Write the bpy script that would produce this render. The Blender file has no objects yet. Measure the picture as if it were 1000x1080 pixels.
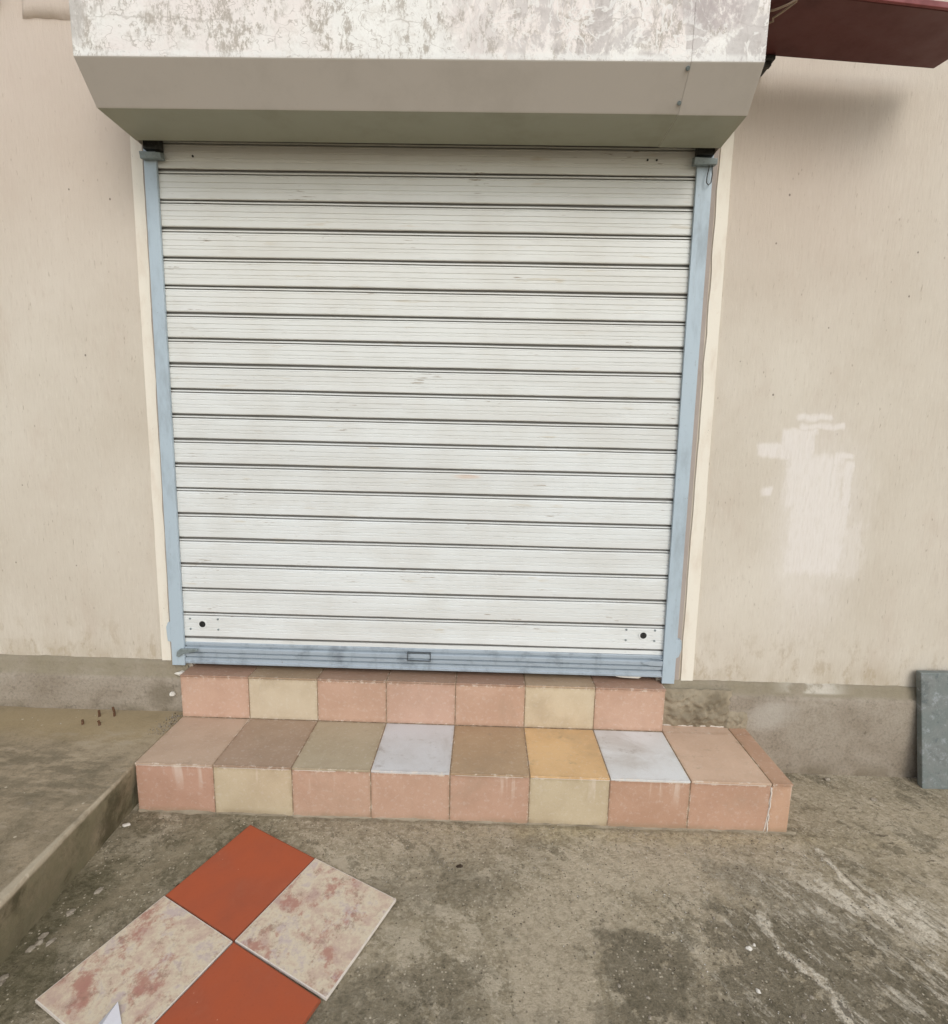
import bpy, bmesh, math, random
from mathutils import Vector, Matrix, noise as mnoise
random.seed(7)
S = bpy.context.scene
COL = S.collection
R = math.radians

# ------------------------------------------------------------------ helpers
def lin(r, g, b, k=1.0):
    f = lambda v: (v/255/12.92 if v/255 <= .04045 else ((v/255+.055)/1.055)**2.4)*k
    return (f(r), f(g), f(b), 1.0)

class MB:
    """collects faces (with material slot and optional tone) for ONE mesh object"""
    def __init__(s):
        s.v = []; s.f = []; s.m = []; s.t = []
    def face(s, pts, m=0, t=(1, 1, 1, 1)):
        i = len(s.v); s.v += [tuple(p) for p in pts]
        s.f.append(list(range(i, i+len(pts)))); s.m.append(m); s.t.append(t)
    def hexa(s, p, m=0, t=(1, 1, 1, 1)):
        """p: 8 points, bottom ring then top ring (both counter-clockwise from above)"""
        i = len(s.v); s.v += [tuple(q) for q in p]
        for f in ((0, 3, 2, 1), (4, 5, 6, 7), (0, 1, 5, 4), (1, 2, 6, 5), (2, 3, 7, 6), (3, 0, 4, 7)):
            s.f.append([i+k for k in f]); s.m.append(m); s.t.append(t)
    def box(s, x0, x1, y0, y1, z0, z1, m=0, t=(1, 1, 1, 1)):
        s.hexa([(x0, y0, z0), (x1, y0, z0), (x1, y1, z0), (x0, y1, z0),
                (x0, y0, z1), (x1, y0, z1), (x1, y1, z1), (x0, y1, z1)], m, t)
    def prism_x(s, prof, x0, x1, m=0, mats=None):
        """closed (y,z) outline swept along x"""
        n = len(prof); i = len(s.v)
        s.v += [(x0, y, z) for y, z in prof]+[(x1, y, z) for y, z in prof]
        for k in range(n):
            j = (k+1) % n
            s.f.append([i+k, i+j, i+n+j, i+n+k]); s.m.append(mats[k] if mats else m); s.t.append((1, 1, 1, 1))
        s.f.append([i+k for k in range(n)][::-1]); s.m.append(m); s.t.append((1, 1, 1, 1))
        s.f.append([i+n+k for k in range(n)]); s.m.append(m); s.t.append((1, 1, 1, 1))
    def prism_z(s, out, z0, z1, m=0, t=(1, 1, 1, 1)):
        n = len(out); i = len(s.v)
        s.v += [(x, y, z0) for x, y in out]+[(x, y, z1) for x, y in out]
        for k in range(n):
            j = (k+1) % n
            s.f.append([i+k, i+j, i+n+j, i+n+k]); s.m.append(m); s.t.append(t)
        s.f.append([i+k for k in range(n)][::-1]); s.m.append(m); s.t.append(t)
        s.f.append([i+n+k for k in range(n)]); s.m.append(m); s.t.append(t)
    def prism_y(s, out, y0, y1, m=0):
        """closed (x,z) outline swept along y"""
        n = len(out); i = len(s.v)
        s.v += [(x, y0, z) for x, z in out]+[(x, y1, z) for x, z in out]
        for k in range(n):
            j = (k+1) % n
            s.f.append([i+k, i+j, i+n+j, i+n+k]); s.m.append(m); s.t.append((1, 1, 1, 1))
        s.f.append([i+k for k in range(n)][::-1]); s.m.append(m); s.t.append((1, 1, 1, 1))
        s.f.append([i+n+k for k in range(n)]); s.m.append(m); s.t.append((1, 1, 1, 1))
    def tube(s, pts, r, n=8, m=0):
        pts = [Vector(p) for p in pts]; rings = []
        for k, p in enumerate(pts):
            d = (pts[min(k+1, len(pts)-1)]-pts[max(k-1, 0)]).normalized()
            a = d.orthogonal().normalized() if k == 0 else (a-d*a.dot(d)).normalized()
            b = d.cross(a); i = len(s.v)
            s.v += [tuple(p+(a*math.cos(q)+b*math.sin(q))*r) for q in [2*math.pi*j/n for j in range(n)]]
            rings.append(i)
        for u, w in zip(rings, rings[1:]):
            for j in range(n):
                s.f.append([u+j, u+(j+1) % n, w+(j+1) % n, w+j]); s.m.append(m); s.t.append((1, 1, 1, 1))
        s.f.append([rings[0]+j for j in range(n)][::-1]); s.m.append(m); s.t.append((1, 1, 1, 1))
        s.f.append([rings[-1]+j for j in range(n)]); s.m.append(m); s.t.append((1, 1, 1, 1))
    def disc(s, x, y0, y1, z, r, n=20, m=0):
        s.prism_y([(x+r*math.cos(2*math.pi*k/n), z+r*math.sin(2*math.pi*k/n)) for k in range(n)], y0, y1, m)
    def grid(s, fn, nu, nv, m=0):
        i = len(s.v)
        for a in range(nu):
            for b in range(nv):
                s.v.append(tuple(fn(a, b)))
        for a in range(nu-1):
            for b in range(nv-1):
                q = i+a*nv+b
                s.f.append([q, q+nv, q+nv+1, q+1]); s.m.append(m); s.t.append((1, 1, 1, 1))

def obj(name, mb, mats, parent=None, loc=None, bevel=0, smooth=False, fix=True):
    base = Vector(parent.matrix_world.translation) if parent else Vector((0, 0, 0))
    if parent:
        base = Vector((0, 0, 0)); p = parent
        while p: base += p.location; p = p.parent
    if loc: base += Vector(loc)
    me = bpy.data.meshes.new(name)
    me.from_pydata([tuple(Vector(v)-base) for v in mb.v], [], mb.f)
    if not isinstance(mats, (list, tuple)): mats = [mats]
    for m in mats: me.materials.append(m)
    for k, p in enumerate(me.polygons):
        p.material_index = mb.m[k]; p.use_smooth = smooth
    if any(t != (1, 1, 1, 1) for t in mb.t):
        at = me.color_attributes.new('tone', 'FLOAT_COLOR', 'CORNER')
        for k, p in enumerate(me.polygons):
            for li in p.loop_indices: at.data[li].color = mb.t[k]
    if fix:
        bm = bmesh.new(); bm.from_mesh(me)
        bmesh.ops.recalc_face_normals(bm, faces=bm.faces[:]); bm.to_mesh(me); bm.free()
    o = bpy.data.objects.new(name, me); COL.objects.link(o)
    if parent: o.parent = parent
    if loc: o.location = loc
    if bevel:
        b = o.modifiers.new('bevel', 'BEVEL'); b.width = bevel; b.segments = 2; b.limit_method = 'ANGLE'; b.angle_limit = R(35)
    return o

def tag(o, label=None, cat=None, group=None, kind=None):
    if label: o['label'] = label
    if cat: o['category'] = cat
    if group: o['group'] = group
    if kind: o['kind'] = kind
    return o

def thing(name, loc, label, cat, group=None):
    o = bpy.data.objects.new(name, None); COL.objects.link(o)
    o.location = loc; o.empty_display_size = .1
    return tag(o, label, cat, group)

# ------------------------------------------------------------------ node helper
class NT:
    def __init__(s, name):
        s.mat = bpy.data.materials.new(name); s.mat.use_nodes = True
        s.t = s.mat.node_tree; s.t.nodes.clear()
        s.out = s.t.nodes.new('ShaderNodeOutputMaterial')
        s.b = s.t.nodes.new('ShaderNodeBsdfPrincipled')
        s.t.links.new(s.b.outputs[0], s.out.inputs[0])
        s._pos = None
    def put(s, sock, v):
        if isinstance(v, bpy.types.NodeSocket): s.t.links.new(v, sock)
        elif v is not None: sock.default_value = v
    def pos(s):
        if not s._pos: s._pos = s.t.nodes.new('ShaderNodeNewGeometry').outputs['Position']
        return s._pos
    def objc(s):
        return s.t.nodes.new('ShaderNodeTexCoord').outputs['Object']
    def attr(s, n):
        a = s.t.nodes.new('ShaderNodeAttribute'); a.attribute_name = n; return a.outputs['Color']
    def xyz(s, v=None):
        n = s.t.nodes.new('ShaderNodeSeparateXYZ'); s.put(n.inputs[0], v or s.pos()); return n.outputs
    def map(s, scale=(1, 1, 1), loc=(0, 0, 0), rot=(0, 0, 0), v=None):
        n = s.t.nodes.new('ShaderNodeMapping'); s.put(n.inputs[0], v or s.pos())
        n.inputs['Location'].default_value = loc; n.inputs['Rotation'].default_value = rot; n.inputs['Scale'].default_value = scale
        return n.outputs[0]
    def along(s, ang, a, b, loc=(0, 0, 0)):
        """coordinates stretched along a direction in the ground plane"""
        return s.map((a, b, b), v=s.map((1, 1, 1), loc, (0, 0, -ang)))
    def noise(s, scale, detail=6, rough=.55, v=None, dist=0):
        n = s.t.nodes.new('ShaderNodeTexNoise'); s.put(n.inputs['Vector'], v or s.pos())
        n.inputs['Scale'].default_value = scale; n.inputs['Detail'].default_value = detail
        n.inputs['Roughness'].default_value = rough; n.inputs['Distortion'].default_value = dist
        return n.outputs[0]
    def vor(s, scale, feature='F1', v=None, rand=1, out='Distance'):
        n = s.t.nodes.new('ShaderNodeTexVoronoi'); n.feature = feature; s.put(n.inputs['Vector'], v or s.pos())
        n.inputs['Scale'].default_value = scale; n.inputs['Randomness'].default_value = rand
        return n.outputs[out]
    def math(s, op, a, b=None, c=None, clamp=False):
        n = s.t.nodes.new('ShaderNodeMath'); n.operation = op; n.use_clamp = clamp
        s.put(n.inputs[0], a); s.put(n.inputs[1], b)
        if c is not None: s.put(n.inputs[2], c)
        return n.outputs[0]
    def step(s, v, a, b, lo=0., hi=1.):
        n = s.t.nodes.new('ShaderNodeMapRange'); n.interpolation_type = 'SMOOTHSTEP'
        s.put(n.inputs[0], v)
        if a <= b:
            vals = (a, b, lo, hi)
        else:
            vals = (b, a, hi, lo)
        for k in range(4): n.inputs[k+1].default_value = vals[k]
        return n.outputs[0]
    def mix(s, f, a, b, mode='MIX'):
        n = s.t.nodes.new('ShaderNodeMix'); n.data_type = 'RGBA'; n.blend_type = mode
        s.put(n.inputs[0], f); s.put(n.inputs[6], a); s.put(n.inputs[7], b)
        return n.outputs[2]
    def ramp(s, f, stops):
        n = s.t.nodes.new('ShaderNodeValToRGB'); s.put(n.inputs[0], f)
        e = n.color_ramp.elements
        while len(e) < len(stops): e.new(.5)
        for k, (p, c) in enumerate(stops): e[k].position = p; e[k].color = c
        return n.outputs[0]
    def bump(s, h, strength=.5, dist=.002, prev=None):
        n = s.t.nodes.new('ShaderNodeBump'); n.inputs['Strength'].default_value = strength
        n.inputs['Distance'].default_value = dist; s.put(n.inputs['Height'], h)
        if prev: s.put(n.inputs['Normal'], prev)
        return n.outputs[0]
    def mul(s, *a):
        r = a[0]
        for b in a[1:]: r = s.math('MULTIPLY', r, b)
        return r
    def mx(s, *a):
        r = a[0]
        for b in a[1:]: r = s.math('MAXIMUM', r, b)
        return r
    def blob(s, cx, cy, rx, ry, rot=0, soft=.35, n=None, amp=.5, ax=('X', 'Y')):
        """elliptical stain in world coordinates with a noisy outline"""
        o = s.xyz(); ca, sa = math.cos(rot), math.sin(rot)
        dx = s.math('SUBTRACT', o[ax[0]], cx); dy = s.math('SUBTRACT', o[ax[1]], cy)
        u = s.math('ADD', s.math('MULTIPLY', dx, ca/rx), s.math('MULTIPLY', dy, sa/rx))
        w = s.math('ADD', s.math('MULTIPLY', dx, -sa/ry), s.math('MULTIPLY', dy, ca/ry))
        d = s.math('SQRT', s.math('ADD', s.math('MULTIPLY', u, u), s.math('MULTIPLY', w, w)))
        if n is not None: d = s.math('ADD', d, s.math('MULTIPLY', s.math('SUBTRACT', n, .5), amp*4))
        return s.step(d, 1+soft, 1-soft)
    def seg(s, a, b, w, n=None, amp=.04, soft=.5):
        """a smear along the segment a-b on the ground, noisy outline"""
        o = s.xyz(); X, Y = o['X'], o['Y']
        ex, ey = b[0]-a[0], b[1]-a[1]; L2 = ex*ex+ey*ey
        px_ = s.math('SUBTRACT', X, a[0]); py_ = s.math('SUBTRACT', Y, a[1])
        h = s.math('ADD', s.math('MULTIPLY', px_, ex/L2), s.math('MULTIPLY', py_, ey/L2), clamp=True)
        dx = s.math('SUBTRACT', px_, s.math('MULTIPLY', h, ex)); dy = s.math('SUBTRACT', py_, s.math('MULTIPLY', h, ey))
        d = s.math('SQRT', s.math('ADD', s.math('MULTIPLY', dx, dx), s.math('MULTIPLY', dy, dy)))
        if n is not None: d = s.math('ADD', d, s.math('MULTIPLY', s.math('SUBTRACT', n, .5), amp*2))
        return s.step(d, w*(1+soft), w*(1-soft))
    def rect(s, x0, x1, z0, z1, soft=.006, n=None, amp=.03):
        o = s.xyz(); X, Z = o['X'], o['Z']
        if n is not None:
            q = s.math('MULTIPLY', s.math('SUBTRACT', n, .5), amp*2)
            X = s.math('ADD', X, q); Z = s.math('ADD', Z, q)
        return s.mul(s.step(X, x0-soft, x0+soft), s.step(X, x1+soft, x1-soft),
                     s.step(Z, z0-soft, z0+soft), s.step(Z, z1+soft, z1-soft))
    def done(s, col, rough=.8, spec=.3, metal=0, normal=None):
        s.put(s.b.inputs['Base Color'], col); s.put(s.b.inputs['Roughness'], rough)
        s.b.inputs['Specular IOR Level'].default_value = spec; s.put(s.b.inputs['Metallic'], metal)
        if normal: s.put(s.b.inputs['Normal'], normal)
        return s.mat

# ------------------------------------------------------------------ materials
def mat_plaster():
    m = NT('plaster')
    streak = m.noise(1, 6, .68, m.map((95, 95, 17)))
    streak2 = m.noise(1, 5, .62, m.map((30, 30, 5.5), (3, 1, 7)))
    dash = m.noise(1, 3, .55, m.map((120, 120, 24), (1, 5, 2)))
    grain = m.noise(240, 3, .65)
    big = m.noise(1.3, 6, .6)
    mid = m.noise(6, 7, .66, m.map((1, 1, .5)))
    c = m.ramp(big, [(.30, lin(198, 187, 170)), (.5, lin(206, 196, 180)), (.72, lin(214, 205, 190))])
    c = m.mix(m.step(mid, .5, .75, 0, .40), c, lin(192, 175, 158))
    c = m.mix(m.step(mid, .45, .28, 0, .30), c, lin(219, 211, 196))
    c = m.mix(m.step(streak, .54, .72, 0, .30), c, lin(176, 162, 145))
    c = m.mix(m.step(streak, .46, .32, 0, .26), c, lin(224, 216, 202))
    c = m.mix(m.step(streak2, .55, .75, 0, .22), c, lin(188, 174, 157))
    c = m.mix(m.mul(m.step(dash, .62, .70), m.step(streak2, .45, .6), .6), c, lin(150, 134, 114))
    c = m.mix(m.step(grain, .55, .75, 0, .22), c, lin(180, 166, 148))
    # pinkish, dirtier paint high on the wall
    c = m.mix(m.mul(m.step(m.xyz()['Z'], 1.2, 2.6, 0, .55), m.step(m.xyz()['X'], 1.5, -.2, .35, 1)), c, lin(206, 187, 173))
    c = m.mix(m.mul(m.step(m.xyz()['Z'], 1.3, 2.3), m.blob(2.5, 1.8, .35, .6, 0, .8, mid, .3, ('X', 'Z')), .35), c, lin(186, 162, 146))
    # dirt along the foot
    c = m.mix(m.mul(m.step(m.xyz()['Z'], .16, .02), m.step(mid, .35, .65), .45), c, lin(172, 156, 130))
    # small brown pits and flecks
    pit = m.vor(9, v=m.map((1, 1, .8), (.3, 0, .2)))
    c = m.mix(m.mul(m.step(pit, .045, .02), .8), c, lin(105, 92, 80))
    pit2 = m.vor(34, v=m.map((1, 1, .5), (.1, 0, .6)))
    c = m.mix(m.mul(m.step(pit2, .12, .05), m.step(mid, .5, .6), .5), c, lin(140, 122, 104))
    # white touch-up paint brushed on
    n = m.noise(1, 7, .7, m.map((42, 20, 14))); wn = m.noise(16, 5, .6)
    rs = [(2.614, 2.758, 1.163, 1.190), (2.628, 2.811, 1.127, 1.152), (2.465, 2.60, 1.01, 1.068), (2.56, 2.70, 1.00, 1.13),
          (2.785, 2.868, 1.008, 1.036), (2.83, 2.872, .80, 1.0), (2.50, 2.54, .845, .88)]
    p = None
    for r in rs:
        q = m.rect(*r, soft=.010, n=wn, amp=.022); p = q if p is None else m.mx(p, q)
    body = m.mx(m.rect(2.59, 2.83, .79, 1.03, .03, n, .06), m.rect(2.62, 2.88, .50, .84, .035, n, .07), m.mul(m.rect(2.60, 2.95, .49, .74, .03, n, .08), .6))
    soft = m.blob(2.75, .70, .19, .42, 0, .5, n, .3, ('X', 'Z'))
    p = m.mul(m.mx(p, body, m.mul(soft, .45)), m.step(streak, .66, .42, .72, 1), m.step(mid, .28, .45, .75, 1))
    c = m.mix(m.mul(p, .76), c, lin(230, 223, 216))
    # rain splash dirt above the plinth
    sp_ = m.mul(m.step(m.xyz()['Z'], .34, .03), m.step(m.noise(1, 8, .75, m.map((16, 16, 9))), .50, .62), .5)
    c = m.mix(sp_, c, lin(170, 152, 126))
    h = m.math('ADD', m.math('MULTIPLY', streak, 1.0), m.math('ADD', m.math('MULTIPLY', streak2, .8), m.math('MULTIPLY', grain, .35)))
    nb = m.bump(h, .5, .005)
    return m.done(c, .9, .15, normal=nb)

def cement_nodes(m, base, dark, light, sc=1.0):
    a = m.noise(2.1*sc, 6, .62, dist=.4); b = m.noise(9*sc, 7, .66); f = m.noise(70*sc, 5, .65); g = m.noise(330, 2, .6)
    c = m.ramp(a, [(.32, dark), (.48, base), (.68, light)])
    c = m.mix(m.step(b, .50, .72, 0, .6), c, light)
    c = m.mix(m.step(b, .50, .30, 0, .55), c, dark)
    crust = m.noise(19*sc, 9, .78)
    c = m.mix(m.step(crust, .47, .30, 0, .75), c, m.mix(1, c, (.50, .49, .46, 1), 'MULTIPLY'))
    c = m.mix(m.step(crust, .54, .70, 0, .60), c, m.mix(.45, c, (.42, .38, .32, 1)))
    c = m.mix(m.step(f, .42, .70, .0, .40), c, m.mix(1, c, (.48, .47, .45, 1), 'MULTIPLY'))
    c = m.mix(m.step(g, .55, .75, 0, .28), c, light)
    return c, a, b, f, g

def mat_ground():
    m = NT('worn concrete')
    base, dark, light = lin(162, 150, 130), lin(92, 86, 70), lin(160, 148, 130)
    c, a, b, f, g = cement_nodes(m, base, lin(144, 133, 113), lin(178, 165, 145))
    n1 = m.noise(5.5, 9, .70); n2 = m.noise(14, 8, .74); n3 = m.noise(1, 9, .74, m.along(R(-62), 7, 24))
    fine = m.noise(48, 7, .78); mid_ = m.noise(1, 9, .74, m.along(R(-35), 6, 9, (3, 1, 0)))
    pa, pb = m.noise(2.6, 4, .6), m.noise(3.1, 4, .6, m.map((1, 1, 1), (4, 2, 0)))
    dk = m.noise(1, 9, .74, m.along(R(-50), 9, 13, (7, 3, 0)))
    c = m.mix(m.mul(m.step(mid_, .505, .55), m.step(pa, .40, .56, .3, 1), .85), c, lin(188, 176, 158))
    c = m.mix(m.mul(m.step(dk, .475, .43), m.step(pb, .58, .42, .25, 1), .70), c, lin(114, 106, 89))
    c = m.mix(m.step(fine, .53, .58, 0, .50), c, lin(192, 181, 164))
    c = m.mix(m.step(fine, .455, .38, 0, .50), c, lin(102, 94, 78))
    # bleached, worn skin of the screed
    w = m.mx(m.blob(1.55, -1.02, .13, .20, .1, .12, n1, .55), m.blob(1.62, -.78, .20, .16, .4, .25, n1, .6),
             m.blob(2.10, -.90, .05, .16, .35, .1, n2, .7), m.blob(1.95, -.62, .35, .09, 0, .6, n1, .6), m.blob(1.86, -1.16, .06, .09, .4, .1, n1, .5))
    c = m.mix(m.mul(w, .75), c, m.mix(m.step(fine, .4, .55), lin(166, 153, 134), lin(188, 175, 156)))
    # dark rough areas where the skin has broken away
    d = m.mx(m.blob(1.85, -.98, .15, .20, -.2, .22, n1, 1.1), m.blob(2.47, -1.05, .17, .20, .2, .25, n1, 1.0), m.mul(m.blob(1.70, -1.16, .05, .10, .2, .2, n1, .8), .6), m.blob(2.22, -1.02, .27, .26, -.3, .16, n1, .9),
             m.mul(m.blob(2.36, -.72, .22, .10, -.5, .35, n2, .8), .8), m.mul(m.blob(1.10, -1.12, .28, .12, 0, .45, n1, .9), .8), m.mul(m.blob(1.22, -.70, .30, .10, .2, .6, n1, .7), .55))
    hole = m.step(n2, .60, .53)
    d = m.mul(d, m.math('MAXIMUM', hole, .2), m.step(fine, .66, .55, .3, 1))
    c = m.mix(m.mul(d, .80), c, m.mix(m.step(fine, .36, .62), lin(92, 86, 72), lin(128, 119, 102)))
    # pale drag marks to the right, broken up by the rough surface
    br_ = m.noise(26, 8, .74); brk = m.step(br_, .44, .54)
    zig = [(2.236, -.785), (2.238, -.90), (2.305, -.985), (2.315, -1.10)]
    s = m.mx(m.mul(m.blob(2.60, -.745, .30, .085, -.2, .8, n2, .9), m.step(n3, .455, .52, .15, 1)),
             m.mul(m.seg((2.585, -.50), (2.60, -.66), .014, n2, .03), m.step(br_, .40, .47)),
             *[m.mul(m.seg(zig[k], zig[k+1], .013, n2, .055), m.step(br_, .40, .48)) for k in range(3)],
             m.mul(m.blob(2.5, -.9, .5, .35, 0, .6, n1, .4), m.step(n3, .54, .59), brk, .85),
             m.mul(m.blob(2.78, -1.0, .35, .3, 0, .6, n1, .4), m.step(n3, .51, .57), .7))
    c = m.mix(m.mul(s, .92), c, m.mix(m.step(fine, .38, .56), lin(170, 158, 141), lin(222, 213, 200)))
    ck = m.mx(m.seg((2.575, -.47), (2.66, -.80), .0022, n2, .03), m.seg((2.315, -1.04), (2.36, -1.25), .0025, n2, .03))
    c = m.mix(m.mul(ck, .7), c, lin(80, 73, 60))
    pits = m.mul(m.step(m.noise(1, 5, .6, m.map((13, 26, 10))), .64, .70), m.blob(2.9, -.42, .5, .28, 0, .5, n1, .5))
    c = m.mix(m.mul(pits, .7), c, lin(84, 76, 62))
    # damp dark strip with moss at the foot of the raised slab
    k = m.mx(m.blob(.02, -1.0, .17, .50, 0, .6, n1, .55), m.mul(m.blob(.25, -.66, .35, .2, .5, .6, n1, .5), .55))
    c = m.mix(m.mul(k, .82), c, m.mix(m.step(fine, .4, .6), lin(80, 76, 57), lin(108, 101, 80)))
    c = m.mix(m.mul(m.blob(.22, -.72, .30, .03, R(62), .6, n2, .55), .55), c, lin(150, 138, 118))
    # old tile adhesive smeared in front of the step
    e = m.mul(m.blob(2.0, -.455, .62, .040, 0, .7, n2, .9), m.step(br_, .38, .48), .75)
    c = m.mix(e, c, m.mix(m.step(fine, .40, .55), lin(150, 136, 112), lin(186, 172, 145)))
    c = m.mix(m.mul(m.blob(1.2, -.430, 1.4, .010, 0, .5, n2, .7), .40), c, lin(112, 103, 85))  # dark contact shade painted along the foot of the lower riser
    # aggregate specks
    vd = m.vor(95); vc = m.vor(95, out='Color')
    c = m.mix(m.mul(m.step(vd, .30, .22), m.step(vc, .64, .68), m.step(b, .42, .55), .85), c, lin(200, 190, 174))
    vd2 = m.vor(85); vc2 = m.vor(85, out='Color')
    c = m.mix(m.mul(m.step(vd2, .30, .18), m.step(vc2, .75, .8), .7), c, lin(76, 69, 57))
    h = m.math('ADD', m.math('MULTIPLY', f, 1.1), m.math('ADD', m.math('MULTIPLY', b, 1.6), m.math('MULTIPLY', g, .4)))
    c = m.mix(1, c, (1.24, 1.23, 1.15, 1), 'MULTIPLY')
    h = m.math('SUBTRACT', h, m.math('MULTIPLY', d, .8)); h = m.math('ADD', h, m.math('MULTIPLY', s, .4))
    h = m.math('ADD', h, m.math('MULTIPLY', fine, 2.2))
    return m.done(c, .88, .25, normal=m.bump(h, .8, .008))

def mat_pavement():
    m = NT('pavement concrete')
    c, a, b, f, g = cement_nodes(m, lin(148, 135, 114), lin(124, 114, 95), lin(163, 149, 127))
    n1 = m.noise(6, 7, .66); n2 = m.noise(1, 8, .7, m.map((9, 24, 9), rot=(0, 0, .25)))
    z = m.xyz()['Z']
    top = m.step(z, -.225, -.215)
    c = m.mix(m.mul(m.blob(-.35, -.14, .9, .13, 0, .6, n1, .4), top, .75), c, lin(153, 137, 107))
    c = m.mix(m.mul(m.blob(-.15, -.30, .22, .12, .3, .6, n1, .5), m.step(n2, .4, .6), top, .7), c, lin(163, 150, 128))
    c = m.mix(m.mul(m.step(n2, .56, .64), top, m.blob(-.25, -.55, .7, .35, 0, .6, n1, .4), .65), c, lin(160, 148, 130))
    c = m.mix(m.mul(m.blob(-.35, -.50, .5, .16, -.2, .5, n1, .6), m.step(n2, .6, .4), .55), c, lin(96, 90, 75))
    # greenish stains on the edge face
    side = m.step(z, -.215, -.23)
    c = m.mix(m.mul(side, m.step(n1, .66, .4, .2, .85)), c, lin(122, 116, 93))
    ed = m.mul(m.step(m.xyz()['X'], -.008, .002), m.step(z, -.226, -.216), m.step(m.xyz()['Y'], -.42, -.46))
    c = m.mix(m.mul(ed, m.step(n1, .35, .5, .3, .85)), c, lin(176, 165, 146))
    c = m.mix(m.mul(side, m.step(m.noise(1, 6, .66, m.map((20, 5, 3.5))), .46, .60), .85), c, lin(80, 75, 57))
    vd = m.vor(30, v=m.map((1, 1, .2))); vc = m.vor(30, out='Color', v=m.map((1, 1, .2)))
    c = m.mix(m.mul(m.step(vd, .17, .10), m.step(vc, .8, .85), top, .8), c, lin(186, 176, 158))
    c = m.mix(1, c, (1.12, 1.10, 1.06, 1), 'MULTIPLY')
    h = m.math('ADD', f, m.math('ADD', m.math('MULTIPLY', b, 1.6), m.math('MULTIPLY', g, .4)))
    return m.done(c, .9, .2, normal=m.bump(h, .55, .006))

def mat_plinth():
    m = NT('cement plinth')
    c, a, b, f, g = cement_nodes(m, lin(156, 144, 128), lin(137, 125, 108), lin(168, 157, 141), 1.2)
    n1 = m.noise(7, 7, .65)
    z = m.xyz()['Z']
    c = m.mix(m.mul(m.step(z, -.052, -.035), m.step(n1, .3, .6, .35, .8)), c, lin(142, 132, 110))
    c = m.mix(m.mul(m.step(m.xyz()['X'], 2.6, 2.8), m.step(m.xyz()['X'], 3.0, 2.85), m.step(z, -.04, -.025), m.step(n1, .40, .55), .85), c, lin(204, 196, 182))
    c = m.mix(m.mul(m.blob(-.115, -.12, .06, .06, 0, .5, n1, .7, ('X', 'Z')), .6), c, lin(112, 102, 84))
    c = m.mix(m.mul(m.blob(2.62, -.13, .09, .06, 0, .6, n1, .5, ('X', 'Z')), .6), c, lin(186, 178, 166))
    c = m.mix(m.mul(m.step(z, -.33, -.415, 0, 1), m.step(m.xyz()['X'], 1, 2), m.step(n1, .4, .6), .55), c, lin(112, 100, 80))
    c = m.mix(m.mul(m.step(z, -.16, -.212, 0, 1), m.step(m.xyz()['X'], 1, 0), m.step(n1, .4, .6), .55), c, lin(110, 100, 80))
    h = m.math('ADD', f, m.math('ADD', m.math('MULTIPLY', b, 1.8), m.math('MULTIPLY', g, .4)))
    return m.done(c, .9, .2, normal=m.bump(h, .5, .006))

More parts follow.
